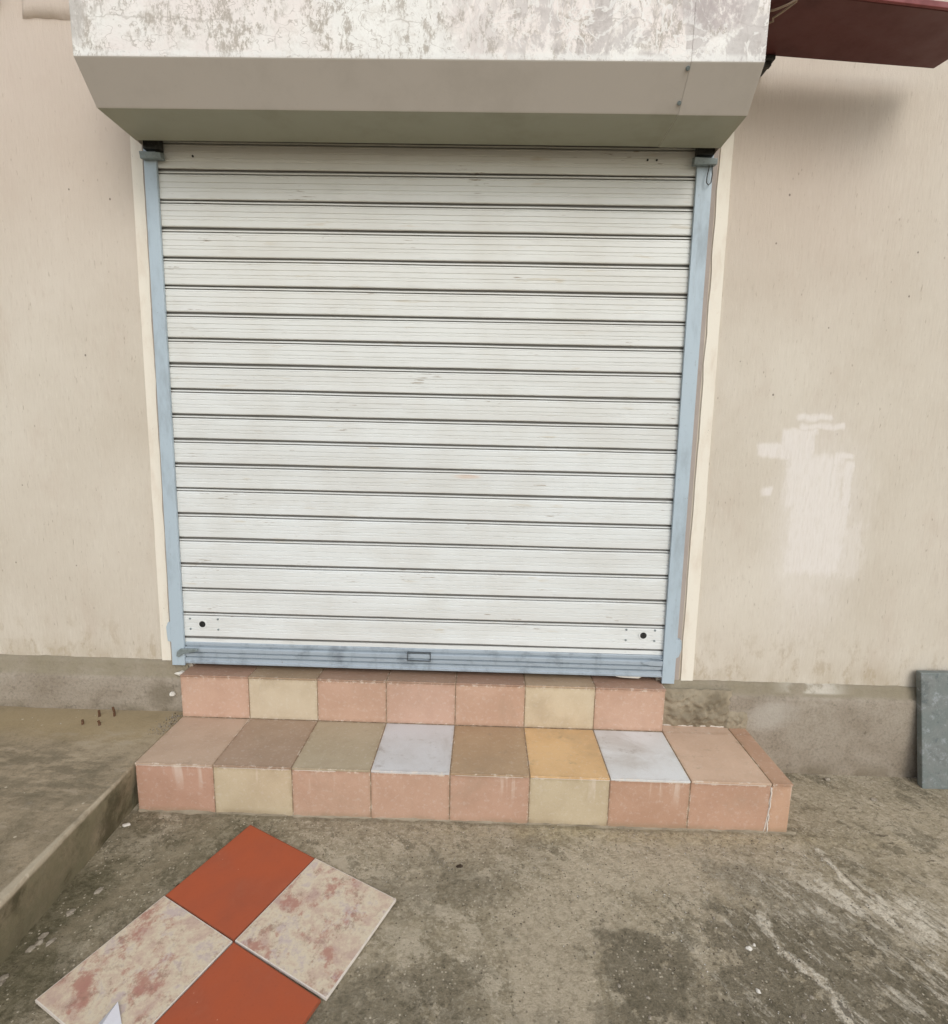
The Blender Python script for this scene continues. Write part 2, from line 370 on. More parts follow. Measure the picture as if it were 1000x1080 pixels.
def mat_tile():
    m = NT('ceramic step tile')
    t = m.attr('tone'); n = m.noise(7, 6, .6); f = m.noise(60, 5, .7); sp = m.noise(300, 2, .6)
    c = m.mix(m.step(n, .38, .66, 0, .30), t, m.mix(1, t, (.72, .66, .60, 1), 'MULTIPLY'))
    c = m.mix(m.step(f, .52, .66, 0, .32), c, m.mix(.5, c, (.75, .70, .64, 1)))
    c = m.mix(m.step(sp, .55, .7, 0, .22), c, m.mix(1, c, (.6, .56, .5, 1), 'MULTIPLY'))
    # trodden-in dirt, drifting across treads
    d = m.noise(3.4, 8, .68, dist=.5)
    c = m.mix(m.step(d, .54, .74, 0, .30), c, lin(150, 132, 110))
    # pale lime runs on the risers
    run = m.noise(1, 3, .5, m.map((26, 3, 2.2)))
    c = m.mix(m.mul(m.step(run, .60, .70), m.step(m.xyz()['Z'], -.33, -.21), m.step(m.xyz()['Z'], -.199, -.203), .45), c, lin(226, 212, 196))
    # grime towards the bottom edge of the lower riser
    c = m.mix(m.mul(m.step(m.xyz()['Z'], -.375, -.402), m.step(n, .3, .6), .55), c, lin(150, 130, 104))
    # dirt packed along the joints, and small chips on the arrises
    fx_ = m.math('FRACT', m.math('DIVIDE', m.xyz()['X'], .305))
    de = m.math('MULTIPLY', m.math('MINIMUM', fx_, m.math('SUBTRACT', 1.0, fx_)), .305)
    zd = None
    for z0 in (-.2095, -.418, -.0095, -.1965):
        q = m.math('ABSOLUTE', m.math('SUBTRACT', m.xyz()['Z'], z0)); zd = q if zd is None else m.math('MINIMUM', zd, q)
    yd = m.math('MINIMUM', m.math('ABSOLUTE', m.math('ADD', m.xyz()['Y'], .4215)), m.math('ABSOLUTE', m.math('ADD', m.xyz()['Y'], .0885)))
    nz = m.math('ABSOLUTE', m.xyz(m.t.nodes.new('ShaderNodeNewGeometry').outputs['Normal'])['Z'])
    flat = m.step(nz, .4, .6)
    other = m.math('ADD', m.math('MULTIPLY', yd, flat), m.math('MULTIPLY', zd, m.math('SUBTRACT', 1.0, flat)))
    d_all = m.math('MINIMUM', de, other)
    jag = m.noise(34, 8, .75)
    dd = m.math('ADD', d_all, m.math('MULTIPLY', m.math('SUBTRACT', jag, .5), .05))
    c = m.mix(m.mul(m.step(dd, .016, -.004), .32), c, m.mix(1, c, (.60, .52, .44, 1), 'MULTIPLY'))
    c = m.mix(m.mul(m.step(d_all, .0075, .0035), m.step(jag, .54, .59), .7), c, lin(216, 203, 186))
    c = m.mix(m.mul(m.step(m.noise(1, 8, .78, m.map((11, 16, 11))), .56, .68), flat, .4), c, lin(136, 120, 100))
    r = m.step(f, .3, .7, .34, .58)
    return m.done(c, r, .35, normal=m.bump(m.math('ADD', f, m.math('MULTIPLY', n, 2)), .12, .002))

def mat_grout():
    m = NT('tile grout')
    f = m.noise(40, 6, .7)
    c = m.ramp(f, [(.35, lin(126, 106, 86)), (.55, lin(158, 138, 114)), (.7, lin(200, 186, 166))])
    return m.done(c, .95, .1, normal=m.bump(f, .6, .004))

def mat_mortar():
    m = NT('rough mortar')
    f = m.noise(30, 8, .7); a = m.noise(8, 6, .6)
    c = m.ramp(a, [(.35, lin(128, 117, 98)), (.5, lin(152, 140, 119)), (.68, lin(170, 157, 136))])
    c = m.mix(m.step(f, .55, .7, 0, .5), c, lin(104, 94, 76))
    return m.done(c, .95, .1, normal=m.bump(f, .7, .006))

def mat_curtain():
    m = NT('white shutter paint')
    dust = m.noise(3.2, 6, .6); fine = m.noise(1, 5, .6, m.map((9, 9, 90)))
    c = m.mix(m.step(dust, .4, .68, 0, .5), lin(223, 225, 222), lin(207, 205, 197))
    c = m.mix(m.mul(m.step(m.noise(1, 3, .5, m.map((.7, 1, 9.4))), .42, .62), .35), c, lin(204, 203, 197))
    c = m.mix(m.step(m.xyz()['Z'], .7, 2.0, 0, .35), c, lin(222, 218, 205))
    c = m.mix(m.step(fine, .5, .75, 0, .3), c, lin(190, 187, 179))
    # yellowish smears and rusty scrapes along the ribs
    sm = m.noise(1, 4, .55, m.map((5.5, 5, 34), (2, 0, 5)))
    c = m.mix(m.step(sm, .63, .74, 0, .45), c, lin(196, 184, 160))
    sc = m.noise(1, 3, .6, m.map((13, 8, 190), (0, 0, 3)))
    gate = m.noise(1, 2, .5, m.map((4.5, 4, 9.5), (5, 0, 1)))
    c = m.mix(m.mul(m.step(sc, .61, .67), m.step(gate, .60, .66), .8), c, lin(138, 120, 98))
    c = m.mix(m.mul(m.blob(1.25, .90, .05, .008, 0, .7, fine, .4, ('X', 'Z')), .4), c, lin(205, 160, 122))
    # darker in the joints (lower, recessed part of the profile)
    yy = m.xyz()['Y']
    c = m.mix(m.step(yy, -.0185, -.013, 0, .8), c, lin(92, 86, 78))
    return m.done(c, m.step(dust, .3, .7, .42, .58), .4, normal=m.bump(m.math('ADD', fine, m.noise(26, 3, .5)), .10, .003))

def mat_paint(name, col, dirt, rough=.5, scale=9, amt=.5, spec=.4, streak=True, wear=False):
    m = NT(name)
    n = m.noise(scale, 7, .65, m.map((1, 1, .35)) if streak else None); f = m.noise(90, 4, .6)
    c = m.mix(m.step(n, .46, .72, 0, amt), col, dirt)
    c = m.mix(m.step(f, .6, .75, 0, amt*.5), c, dirt)
    if wear:
        ch = m.noise(1, 8, .78, m.map((70, 40, 34), (3, 0, 1)))
        c = m.mix(m.mul(m.step(ch, .635, .66), m.step(m.noise(7, 4, .6), .50, .60), .8), c, lin(112, 100, 88))
        c = m.mix(m.mul(m.step(m.noise(1, 7, .7, m.map((24, 10, 3.2))), .56, .72), .35), c, dirt)
    return m.done(c, m.step(n, .3, .7, rough-.08, rough+.12), spec, normal=m.bump(f, .08, .002))

def mat_hood_front():
    m = NT('flaking white hood paint')
    white = lin(240, 238, 231); pink = lin(236, 227, 220)
    base = m.mix(m.step(m.noise(2.3, 5, .6), .42, .62), white, pink)
    mott = m.noise(1, 8, .75, m.map((14, 10, 20)))
    base = m.mix(m.step(mott, .50, .66, 0, .55), base, lin(212, 205, 194))
    # outlines of posters torn away: wobbly rectangles
    wob = m.noise(7, 5, .6)
    for sc_, off, amt in (((1, 1, 1), (.13, 0, .06), .42),):
        o = m.xyz(m.map(sc_, off)); cv = m.t.nodes.new('ShaderNodeCombineXYZ')
        dw = m.math('MULTIPLY', m.math('SUBTRACT', wob, .5), .09)
        m.put(cv.inputs[0], m.math('ADD', o['X'], dw)); m.put(cv.inputs[1], m.math('ADD', o['Z'], dw))
        bk = m.t.nodes.new('ShaderNodeTexBrick'); m.put(bk.inputs['Vector'], cv.outputs[0])
        bk.inputs['Scale'].default_value = 1; bk.inputs['Mortar Size'].default_value = .0028; bk.inputs['Mortar Smooth'].default_value = .3
        bk.inputs['Brick Width'].default_value = .21; bk.inputs['Row Height'].default_value = .105; bk.offset = .37; bk.squash = .7; bk.squash_frequency = 3
        c_ = m.mul(bk.outputs['Fac'], m.step(m.noise(6, 4, .65), .42, .52), amt)
        base = m.mix(c_, base, lin(164, 154, 142))
    scr = m.noise(1, 4, .6, m.map((5, 4, 8), (2, 1, 0)))
    ln = m.step(m.math('ABSOLUTE', m.math('SUBTRACT', m.math('FRACT', m.math('MULTIPLY', scr, 9)), .5)), .055, .015)
    base = m.mix(m.mul(ln, m.step(m.noise(4.3, 5, .65), .46, .56), .6), base, lin(170, 160, 148))
    c = base
    # fibrous grey-brown scratches left by the torn paper, in clumps
    tear = m.noise(1, 9, .78, m.map((26, 9, 13), rot=(0, R(24), 0)))
    tear2 = m.noise(1, 9, .8, m.map((60, 20, 30), (2, 0, 0), (0, R(-18), 0)))
    patch = m.noise(5.2, 5, .62)
    k = m.mul(m.step(tear, .47, .53), m.step(tear2, .43, .54), m.step(patch, .42, .54))
    c = m.mix(m.mul(k, .85), c, lin(168, 158, 144))
    k2 = m.mul(m.step(tear2, .60, .66), m.step(tear, .42, .52), .6)
    c = m.mix(k2, c, lin(182, 173, 162))
    fl = m.noise(1, 8, .8, m.map((34, 14, 46), (1, 0, 4)))
    c = m.mix(m.mul(m.step(fl, .57, .63), m.step(patch, .62, .45), .40), c, lin(196, 188, 178))
    # bare grey areas with white glue swirls, mostly to the right
    right = m.step(m.xyz()['X'], 1.0, 1.6, .10, 1)
    n = m.noise(9, 7, .7, m.map((1.3, 1, .8)), .6)
    g = m.mul(m.step(n, .46, .54), right)
    c = m.mix(m.mul(g, .75), c, m.mix(m.step(mott, .4, .6), lin(178, 170, 165), lin(198, 191, 186)))
    sw = m.noise(7, 4, .6, dist=.9)
    line = m.step(m.math('ABSOLUTE', m.math('SUBTRACT', m.math('FRACT', m.math('MULTIPLY', sw, 6)), .5)), .15, .04)
    c = m.mix(m.mul(line, right, m.step(tear2, .38, .5), .75), c, lin(236, 233, 227))
    mv = m.blob(2.00, 2.385, .10, .05, 0, .4, n, .5, ('X', 'Z'))
    c = m.mix(m.mul(mv, m.step(tear2, .62, .45), .75), c, lin(172, 160, 157))
    gr = m.blob(-.005, 2.37, .035, .08, .1, .4, n, .5, ('X', 'Z'))
    c = m.mix(m.mul(gr, m.step(tear2, .66, .5), .8), c, lin(184, 178, 170))
    # clean painted lip along the bottom fold
    c = m.mix(m.mul(m.step(m.xyz()['Z'], 2.274, 2.260), m.step(tear2, .62, .48), .7), c, lin(234, 232, 226))
    return m.done(c, .6, .3, normal=m.bump(m.math('ADD', tear2, line), .15, .002))

def mat_marble():
    m = NT('marbled tile glaze')
    o = m.objc(); v = m.map((1, 1, 1), v=o)
    rnd = m.t.nodes.new('ShaderNodeObjectInfo').outputs['Random']
    add = m.t.nodes.new('ShaderNodeVectorMath'); add.operation = 'ADD'; m.put(add.inputs[0], v)
    cmb = m.t.nodes.new('ShaderNodeCombineXYZ'); m.put(cmb.inputs[0], m.math('MULTIPLY', rnd, 37)); m.put(cmb.inputs[1], m.math('MULTIPLY', rnd, 11))
    m.put(add.inputs[1], cmb.outputs[0]); v = add.outputs[0]
    a = m.noise(12, 8, .72, v, .15); b = m.noise(11, 8, .74, m.map((1, .8, 1), (5, 3, 0), v=v), .1); d = m.noise(26, 8, .78, m.map((1, 1, 1), (9, 3, 1), v=v), .1)
    c = m.ramp(a, [(.36, lin(192, 164, 150)), (.46, lin(206, 184, 162)), (.53, lin(216, 202, 176)), (.62, lin(198, 180, 172))])
    c = m.mix(m.step(b, .50, .62, 0, .80), c, lin(172, 116, 102))
    c = m.mix(m.mul(m.step(d, .52, .64), m.step(b, .38, .55), .65), c, lin(146, 114, 98))
    c = m.mix(m.step(m.noise(140, 3, .6, v), .56, .7, 0, .22), c, lin(150, 122, 104))
    # unglazed pale rim
    ox = m.xyz(o)
    e = m.math('MAXIMUM', m.math('ABSOLUTE', ox['X']), m.math('ABSOLUTE', ox['Y']))
    c = m.mix(m.step(e, .4925, .4945), c, lin(226, 216, 204)) if False else c
    return m.done(c, .38, .4, normal=m.bump(d, .05, .002))

def mat_terracotta():
    m = NT('terracotta tile')
    o = m.objc(); a = m.noise(6, 6, .6, o); f = m.noise(120, 4, .65, o); s_ = m.vor(26, v=o)
    c = m.mix(m.step(a, .35, .7), lin(176, 86, 53), lin(166, 86, 59))
    c = m.mix(m.step(f, .55, .75, 0, .3), c, lin(140, 72, 48))
    c = m.mix(m.mul(m.step(s_, .05, .03), .7), c, lin(205, 160, 130))
    c = m.mix(m.mul(m.step(m.noise(9, 9, .78, o), .52, .70), .16), c, lin(176, 118, 90))
    c = m.mix(m.mul(m.step(m.noise(5, 9, .75, o, .3), .54, .66), .10), c, lin(126, 66, 46))
    return m.done(c, m.step(a, .3, .7, .45, .6), .3, normal=m.bump(f, .08, .002))

def mat_slab():
    m = NT('grey stone slab')
    a = m.noise(9, 8, .68, dist=.6); b = m.noise(28, 7, .7); f = m.noise(150, 3, .6)
    c = m.ramp(a, [(.30, lin(98, 103, 100)), (.46, lin(124, 127, 123)), (.60, lin(112, 119, 115)), (.72, lin(143, 142, 140))])
    c = m.mix(m.step(b, .54, .68, 0, .7), c, lin(158, 162, 163))
    c = m.mix(m.step(b, .44, .32, 0, .6), c, lin(84, 90, 92))
    c = m.mix(m.step(f, .58, .7, 0, .3), c, lin(160, 166, 166))
    return m.done(c, .55, .3, normal=m.bump(b, .15, .003))

def mat_plain(name, col, rough=.6, metal=0, var=.25, spec=.4):
    m = NT(name); n = m.noise(45, 4, .65); n2 = m.noise(160, 3, .6)
    c = m.mix(m.step(n, .4, .7, 0, var*1.6), col, m.mix(1, col, (.5, .46, .42, 1), 'MULTIPLY'))
    c = m.mix(m.step(n2, .55, .75, 0, var), c, m.mix(.5, col, (.7, .66, .6, 1)))
    return m.done(c, rough, spec, metal, m.bump(n2, .1, .001))

PLASTER = mat_plaster(); GROUND = mat_ground(); PAVE = mat_pavement(); PLINTH = mat_plinth()
TILE = mat_tile(); GROUT = mat_grout(); MORTAR = mat_mortar(); CURTAIN = mat_curtain()
BLUE = mat_paint('pale blue guide paint', lin(176, 190, 198), lin(138, 146, 150), .45, 12, .5, wear=True)
BARBLUE = mat_paint('blue grey bar paint', lin(162, 172, 179), lin(118, 126, 132), .42, 12, .8, streak=False, wear=True)
CREAM = mat_paint('cream trim paint', lin(232, 224, 208), lin(212, 196, 176), .65, 12, .6, .2, wear=True)
BARE = mat_paint('bare jamb plaster', lin(172, 160, 151), lin(150, 138, 128), .9, 14, .6, .1)
HOODF = mat_hood_front()
HOOD = mat_paint('grey beige hood paint', lin(190, 182, 172), lin(172, 164, 153), .5, 4, .45, streak=False, wear=False)
HOODB = mat_paint('greenish grey underside with painted shade', lin(150, 149, 130), lin(132, 130, 110), .5, 4, .45, streak=False)  # greener bottom tone, also darkened to hold the shade under the hood
MARBLE = mat_marble(); TERRA = mat_terracotta(); SLAB = mat_slab()
RIM = mat_plain('pale tile biscuit', lin(222, 212, 200), .8, 0, .15, .1)
TERRIM = mat_plain('terracotta biscuit', lin(150, 84, 60), .85, 0, .2, .1)
DARK = mat_plain('dark metal', lin(62, 62, 58), .5, .3, .3)
STEEL = mat_plain('dull grey green steel', lin(136, 146, 146), .5, .2, .3)
RUST = mat_plain('rust', lin(104, 76, 56), .85, .1, .4, .2)
MAROON = mat_paint('maroon board paint', lin(92, 44, 40), lin(74, 38, 36), .5, 7, .6, .4, False)
MAROONLIT = mat_paint('lit maroon edge tone', lin(128, 56, 54), lin(100, 46, 44), .5, 12, .6, .4, False)  # board maroon with the light on the front lip painted in
WHITECHIP = mat_plain('white chip', lin(226, 220, 208), .8, 0, .2, .2)
GREYCHIP = mat_plain('grey pebble', lin(158, 148, 132), .9, 0, .4, .2)
BROWNCHIP = mat_plain('brown litter', lin(66, 54, 42), .9, 0, .4, .2)
PAPER = mat_plain('white paper', lin(226, 226, 232), .6, 0, .06, .3)
HANDLE = mat_plain('worn handle metal', lin(92, 98, 102), .5, .3, .3)
STRING = mat_plain('pale string', lin(170, 150, 132), .9, 0, .3, .1)
HOLE = mat_plain('black keyhole', lin(34, 34, 32), .6, .2, .2)

# ------------------------------------------------------------------ setting: ground and raised pavement
def axis(lo, hi, d0, d1, step):
    a = [lo]; g = []
    x = d0
    while x < d1: g.append(x); x += step
    far = lambda s, e: [s+(e-s)*(k/6)**2 for k in range(1, 7)]
    return sorted(far(d0, lo))+g+far(g[-1], hi)
def ground_z(x, y):
    h = -.404 + .005*mnoise.noise(Vector((x*2.3, y*2.3, 0))) + .0022*mnoise.noise(Vector((x*9, y*9, 3)))
    h += .0012*mnoise.noise(Vector((x*31, y*31, 5)))
    h -= .010*max(0, min(1, (x-2.3)/.6))*max(0, min(1, (y+.6)/.5))
    return h
gx = axis(-45, 48, -.35, 4.1, .022); gy = axis(-60, 3, -1.5, .05, .022)
g = MB(); g.grid(lambda a, b: (gx[a], gy[b], ground_z(gx[a], gy[b])), len(gx), len(gy))
tag(obj('ground', g, GROUND, smooth=True), kind='structure')

p = MB()
py = [-14, -8, -5, -3.4]+[-2.4+.03*k for k in range(81)]      # up to 0
px = [-9, -6, -4, -2.6, -1.9]+[-1.6+.035*k for k in range(46)]
def edge_x(y):
    return -.004+.04*max(0, min(1, (-.45-y)/.7))*(1 if y > -2.4 else 1)+.004*mnoise.noise(Vector((1, y*6, 2)))+.0025*mnoise.noise(Vector((4, y*22, 2)))
def pv(a, b):
    y = py[b]; x = px[a]
    if a == len(px)-1: x = edge_x(y)-.006
    z = -.207+.004*mnoise.noise(Vector((x*2.5, y*2.5, 8)))+.0018*mnoise.noise(Vector((x*11, y*11, 1)))
    if y > -.44 and x > -.1: z = min(z, -.204)
    return (x, y, z)
p.grid(pv, len(px), len(py))
def pf(a, b):                                                   # rounded edge then rough vertical face
    y = py[b]; t = [(-.006, 0), (-.001, -.004), (0, -.012), (-.002, -.05), (-.008, -.11), (-.016, -.16), (-.026, -.24)][a]
    top = pv(len(px)-1, b)[2]
    j = .005*mnoise.noise(Vector((t[1]*14, y*14, 4))) if a > 2 else 0
    return (edge_x(y)+t[0]+j, y, top+t[1])
p.grid(pf, 7, len(py))
tag(obj('pavement', p, PAVE, smooth=True), kind='structure')

# ------------------------------------------------------------------ shop wall with plinth and painted trims
wall = thing('shop_wall', (1.07, 0, -.4), 'beige textured plaster shop wall with cement plinth and cream painted strips round the shutter opening', 'wall')
w = MB()
w.box(-9, .012, 0, .28, -.42, 3.9)
w.box(2.120, 11, 0, .28, -.42, 3.9)
w.box(.012, 2.120, 0, .28, 2.46, 3.9)
w.box(.012, 2.120, .12, .28, -.42, 2.46)
obj('plaster_face', w, PLASTER, wall)
def plinth(x0, x1, zt0, zt1, zb):
    m = MB(); n = int((x1-x0)/.035)+1
    pr = [(-.0335, zb), (-.034, -.30), (-.034, -.20), (-.0345, -.12), (-.034, -.062), (-.031, -.050), (-.020, -.040), (-.013, -.015), (-.009, 0.), (.001, .003)]
    def fn(a, b):
        x = x0+(x1-x0)*a/(n-1); zt = zt0+(zt1-zt0)*a/(n-1); y, z = pr[b]
        if z > -.06: z = z+zt*(z+.06)/.06
        z = max(z, zb)
        k = .004*mnoise.noise(Vector((x*7, z*9, 2)))+.002*mnoise.noise(Vector((x*25, z*25, 6)))
        if b == len(pr)-1: z += .005*mnoise.noise(Vector((x*14, 0, 3)))
        return (x, y-abs(k) if b < len(pr)-1 else y, z+k*.8)
    m.grid(fn, n, len(pr)); return m
tag(obj('plinth', plinth(-9, -.002, .030, .026, -.42), PLINTH, wall, smooth=True))
obj('plinth', plinth(2.138, 11, .004, .004, -.43), PLINTH, wall, smooth=True)
def strip(pt, pb, y, thick, jit, n=40, inner=+1):
    """vertical painted strip: (x0,x1) at the top and at the bottom, with a hand-cut edge"""
    m = MB(); L = []; Q = []
    for k in range(n+1):
        t = k/n; z = pt[2]+(pb[2]-pt[2])*t
        j = jit*mnoise.noise(Vector((z*9, y*50+pt[0], 1)))+jit*.5*mnoise.noise(Vector((z*30, 2+pt[0], 1)))
        j2 = jit*.4*mnoise.noise(Vector((z*7, 5+pt[0], 1)))
        L.append((pt[0]+(pb[0]-pt[0])*t+(j2 if inner > 0 else j), z)); Q.append((pt[1]+(pb[1]-pt[1])*t+(j if inner > 0 else j2), z))
    for k in range(n):
        a, b, c, d = L[k], Q[k], Q[k+1], L[k+1]
        m.hexa([(d[0], y-thick, d[1]), (c[0], y-thick, c[1]), (c[0], y, c[1]), (d[0], y, d[1]),
                (a[0], y-thick, a[1]), (b[0], y-thick, b[1]), (b[0], y, b[1]), (a[0], y, a[1])])
    return m
obj('trim_strip', strip((-.098, -.052, 2.40), (-.124, -.082, .024), 0, .006, .0045), CREAM, wall)
obj('trim_strip', strip((2.200, 2.246, 2.40), (2.226, 2.280, -.002), 0, .006, .0045, inner=-1), CREAM, wall)
j = tag(obj('jamb_strip', strip((2.125, 2.194, 2.40), (2.125, 2.218, .006), 0, .003, .001, inner=-1), BARE, wall), 'bare grey plaster strip')
tag(obj('jamb_strip', strip((-.060, .010, 2.40), (-.090, .008, .024), 0, .003, .001), BARE, wall), 'bare grey plaster strip')
# raised, cracked plaster repair beside the hood
m = MB()
def fn(a, b):
    x = -.485+.33*a/24; z = 2.60+.36*b/16
    d = min(a, 24-a, b, 16-b); e = [0, .7, .95][min(d, 2)]
    if b == 0: z += .014*mnoise.noise(Vector((x*14, 0, 0)))-.008*max(0, (x+.35)*8)+.012
    return (x+.004*mnoise.noise(Vector((z*20, 1, 1))), .001-e*(.022+.004*mnoise.noise(Vector((x*12, z*12, 2)))), z+.006*mnoise.noise(Vector((x*20, z*8, 4))))
m.grid(fn, 25, 17); obj('raised_plaster_repair', m, PLASTER, wall, smooth=True)

# small dark fixture at the upper left
fx = thing('wall_fixture', (-.62, 0, 2.66), 'small dark grey fixture high on the wall at the upper left corner', 'wall fixture')
m = MB(); m.box(-.68, -.565, -.05, 0, 2.657, 2.80); obj('housing', m, DARK, fx, bevel=.008)
m = MB(); m.tube([(-.64, -.03, 2.66), (-.64, -.03, 2.645), (-.665, -.03, 2.635)], .006); obj('cable_stub', m, DARK, fx)

# ------------------------------------------------------------------ roller shutter
sh = thing('roller_shutter', (1.07, -.02, 0), 'closed white slatted roller shutter with pale blue side guides under a boxed hood', 'roller shutter')
J = [2.30, 2.186, 2.079, 1.969, 1.865, 1.755, 1.647, 1.541, 1.441, 1.34, 1.237, 1.132, 1.03, .927, .822, .711, .603, .489, .377, .264, .149]
prof = []
for k in range(len(J)-1):
    z0, z1 = J[k], J[k+1]; P = z0-z1; F = -.0225
    L = [(0.000, -.009), (.0035, -.009), (.0042, -.0185), (.0055, -.0205), (.0100, -.0205), (.0108, -.0125), (.0140, -.0125), (.0150, -.0205), (.0175, F)]
    for fr in (.22, .41, .60, .72):
        c = P*fr; dp = {.22: .0006, .41: .0016, .60: .0013, .72: .0004}[fr]; L += [(c-.0022, F-.0010), (c-.0006, F+dp), (c+.0008, F+dp), (c+.0022, F-.0012)]
    L += [(P*.83, F-.001), (P-.0085, F-.0008), (P-.0055, F+.001), (P-.0045, -.0185), (P-.0038, -.009)]
    prof += [(k, q, y) for q, y in L]
zend = .128
prof += [(len(J)-2+1, 0, -.009), (len(J)-1, .0035, -.009), (len(J)-1, .0045, -.0205), (len(J)-1, .021, -.0215)]
c = MB(); nx = 56
tilt = [random.uniform(-.0016, .0016) for _ in J]; off = [random.uniform(-.001, .001) for _ in J]
def cf(a, b):
    k, q, y = prof[b]; x = -.004+2.142*a/(nx-1)
    z = J[k]-q
    xs = x if z < .3 else x
    wob = tilt[k]*(x-1.07)+.0012*mnoise.noise(Vector((x*3, k*1.7, 0)))
    return (xs, y+.0012*mnoise.noise(Vector((x*2.2, z*3, 5)))+off[k]*.6, z+wob)
c.grid(cf, nx, len(prof))
cur = obj('curtain', c, CURTAIN, sh, fix=False)
for x, z in ((.082, .213), (2.039, .219)):
    k = MB(); k.disc(x, -.027, -.018, z, .0155, 22); kh = tag(obj('lock_hole', k, HOLE, sh, bevel=.003), 'round black keyhole')
    k = MB(); k.disc(x, -.0262, -.018, z, .020, 22); obj('lock_ring', k, CURTAIN, kh)
    for dx in (-.055, .07) if x < 1 else (-.075, .05):
        for dz in (-.024, .024):
            r_ = MB(); r_.disc(x+dx, -.0255, -.020, z+dz, .0045, 12); obj('lock_rivet', r_, STEEL, kh)
for x, z in ((1.92, 2.135), (1.955, 2.135), (.155, 2.128)):
    k = MB(); k.disc(x, -.0265, -.020, z, .004, 10); obj('rivet', k, DARK, sh)
# bottom bar, ridged
br = [(0, .128), (-.0235, .128), (-.0265, .124), (-.0265, .1135), (-.0195, .1115), (-.0195, .107), (-.030, .105), (-.034, .101), (-.034, .086), (-.0255, .083),
      (-.0225, .0795), (-.032, .077), (-.032, .064), (-.022, .0615), (-.022, .0575), (-.032, .0555), (-.033, .045), (-.038, .040), (-.038, .032), (0, .032)]
b = MB()
segs = 30
for k in range(segs):
    pass
def bf(a, q):
    x = .000+2.134*a/segs; y, z = br[q % len(br)]
    return (x, y+.0010*mnoise.noise(Vector((x*4, z*20, 3))), z+.0018*mnoise.noise(Vector((x*1.7, 3, 1))))
b.grid(bf, segs+1, len(br)+1)
bar = obj('bottom_bar', b, BARBLUE, sh)
hd = MB()
for s0, s1, t0, t1 in ((1.000, 1.105, .118, .122), (1.000, 1.105, .080, .084), (1.000, 1.004, .084, .118), (1.101, 1.105, .084, .118)):
    hd.box(s0, s1, -.0375, -.024, t0-.008, t1-.008)
obj('pull_handle', hd, HANDLE, bar, bevel=.001)
sl = MB(); sl.prism_y([(1.93, .026), (1.955, .022), (2.03, .020), (2.05, .031), (1.94, .033)], -.030, -.012); obj('rubber_seal', sl, WHITECHIP, bar)
# guide rails: channel with front flange, a return lip and a wide foot clamp
def rail(xt0, xt1, xb0, xb1, zb, sgn):
    m = MB(); zt = 2.20
    def seg(u0, u1, y0, y1):
        f = lambda t, u: (xt0+(xt1-xt0)*u) if t else (xb0+(xb1-xb0)*u)
        m.hexa([(f(0, u0), y0, zb), (f(0, u1), y0, zb), (f(0, u1), y1, zb), (f(0, u0), y1, zb),
                (f(1, u0), y0, zt), (f(1, u1), y0, zt), (f(1, u1), y1, zt), (f(1, u0), y1, zt)])
    seg(0, 1, -.040, -.037)
    if sgn < 0: seg(0, .07, -.0368, -.0015); seg(.94, 1, -.0368, -.026)
    else: seg(.93, 1, -.0368, -.0015); seg(0, .06, -.0368, -.026)
    return m
gl = obj('guide_rail', rail(-.030, .018, -.058, -.001, .022, -1), BLUE, sh, bevel=.0015)
gr = obj('guide_rail', rail(2.105, 2.166, 2.131, 2.186, .004, +1), BLUE, sh, bevel=.0015)
k = MB(); k.prism_y([(-.072, .135), (-.050, .128), (-.050, .228), (-.066, .222), (-.075, .200)], -.0392, -.0085); obj('foot_clamp', k, BLUE, gl, bevel=.0015)
k = MB(); k.prism_y([(2.180, .120), (2.197, .130), (2.206, .165), (2.203, .205), (2.178, .210)], -.0392, -.0085); obj('foot_clamp', k, BLUE, gr, bevel=.0015)
for x0, x1, z0, sg in ((-.030, .052, 2.100, 1), (2.085, 2.172, 2.104, -1)):
    k = MB(); k.hexa([(x0, -.064, z0), (x1, -.064, z0+.002), (x1, -.036, z0+.004), (x0, -.036, z0+.004),
                      (x0, -.070, z0+.024), (x1, -.070, z0+.020), (x1, -.040, z0+.030), (x0, -.040, z0+.034)])
    xx = x0+.012 if sg > 0 else x1-.075
    obj('guide_bracket', k, STEEL, sh, bevel=.002)
    k = MB(); k.box(xx, xx+.062, -.062, -.028, z0+.036, z0+.12); obj('bracket_block', k, DARK, sh, bevel=.002)
# sliding latches at the two bottom corners
k = MB(); k.prism_y([(-.032, .068), (-.022, .064), (.002, .081), (.060, .092), (.066, .098), (.060, .106), (-.012, .104), (-.028, .090)], -.049, -.041)
obj('latch', k, STEEL, sh, bevel=.0015)
k = MB(); k.prism_y([(2.035, .098), (2.046, .092), (2.072, .086), (2.128, .084), (2.130, .106), (2.075, .107)], -.0395, -.034)
k.prism_y([(2.082, .116), (2.13, .113), (2.13, .1165), (2.082, .119)], -.0362, -.033)
obj('latch', k, BARBLUE, sh, bevel=.001)
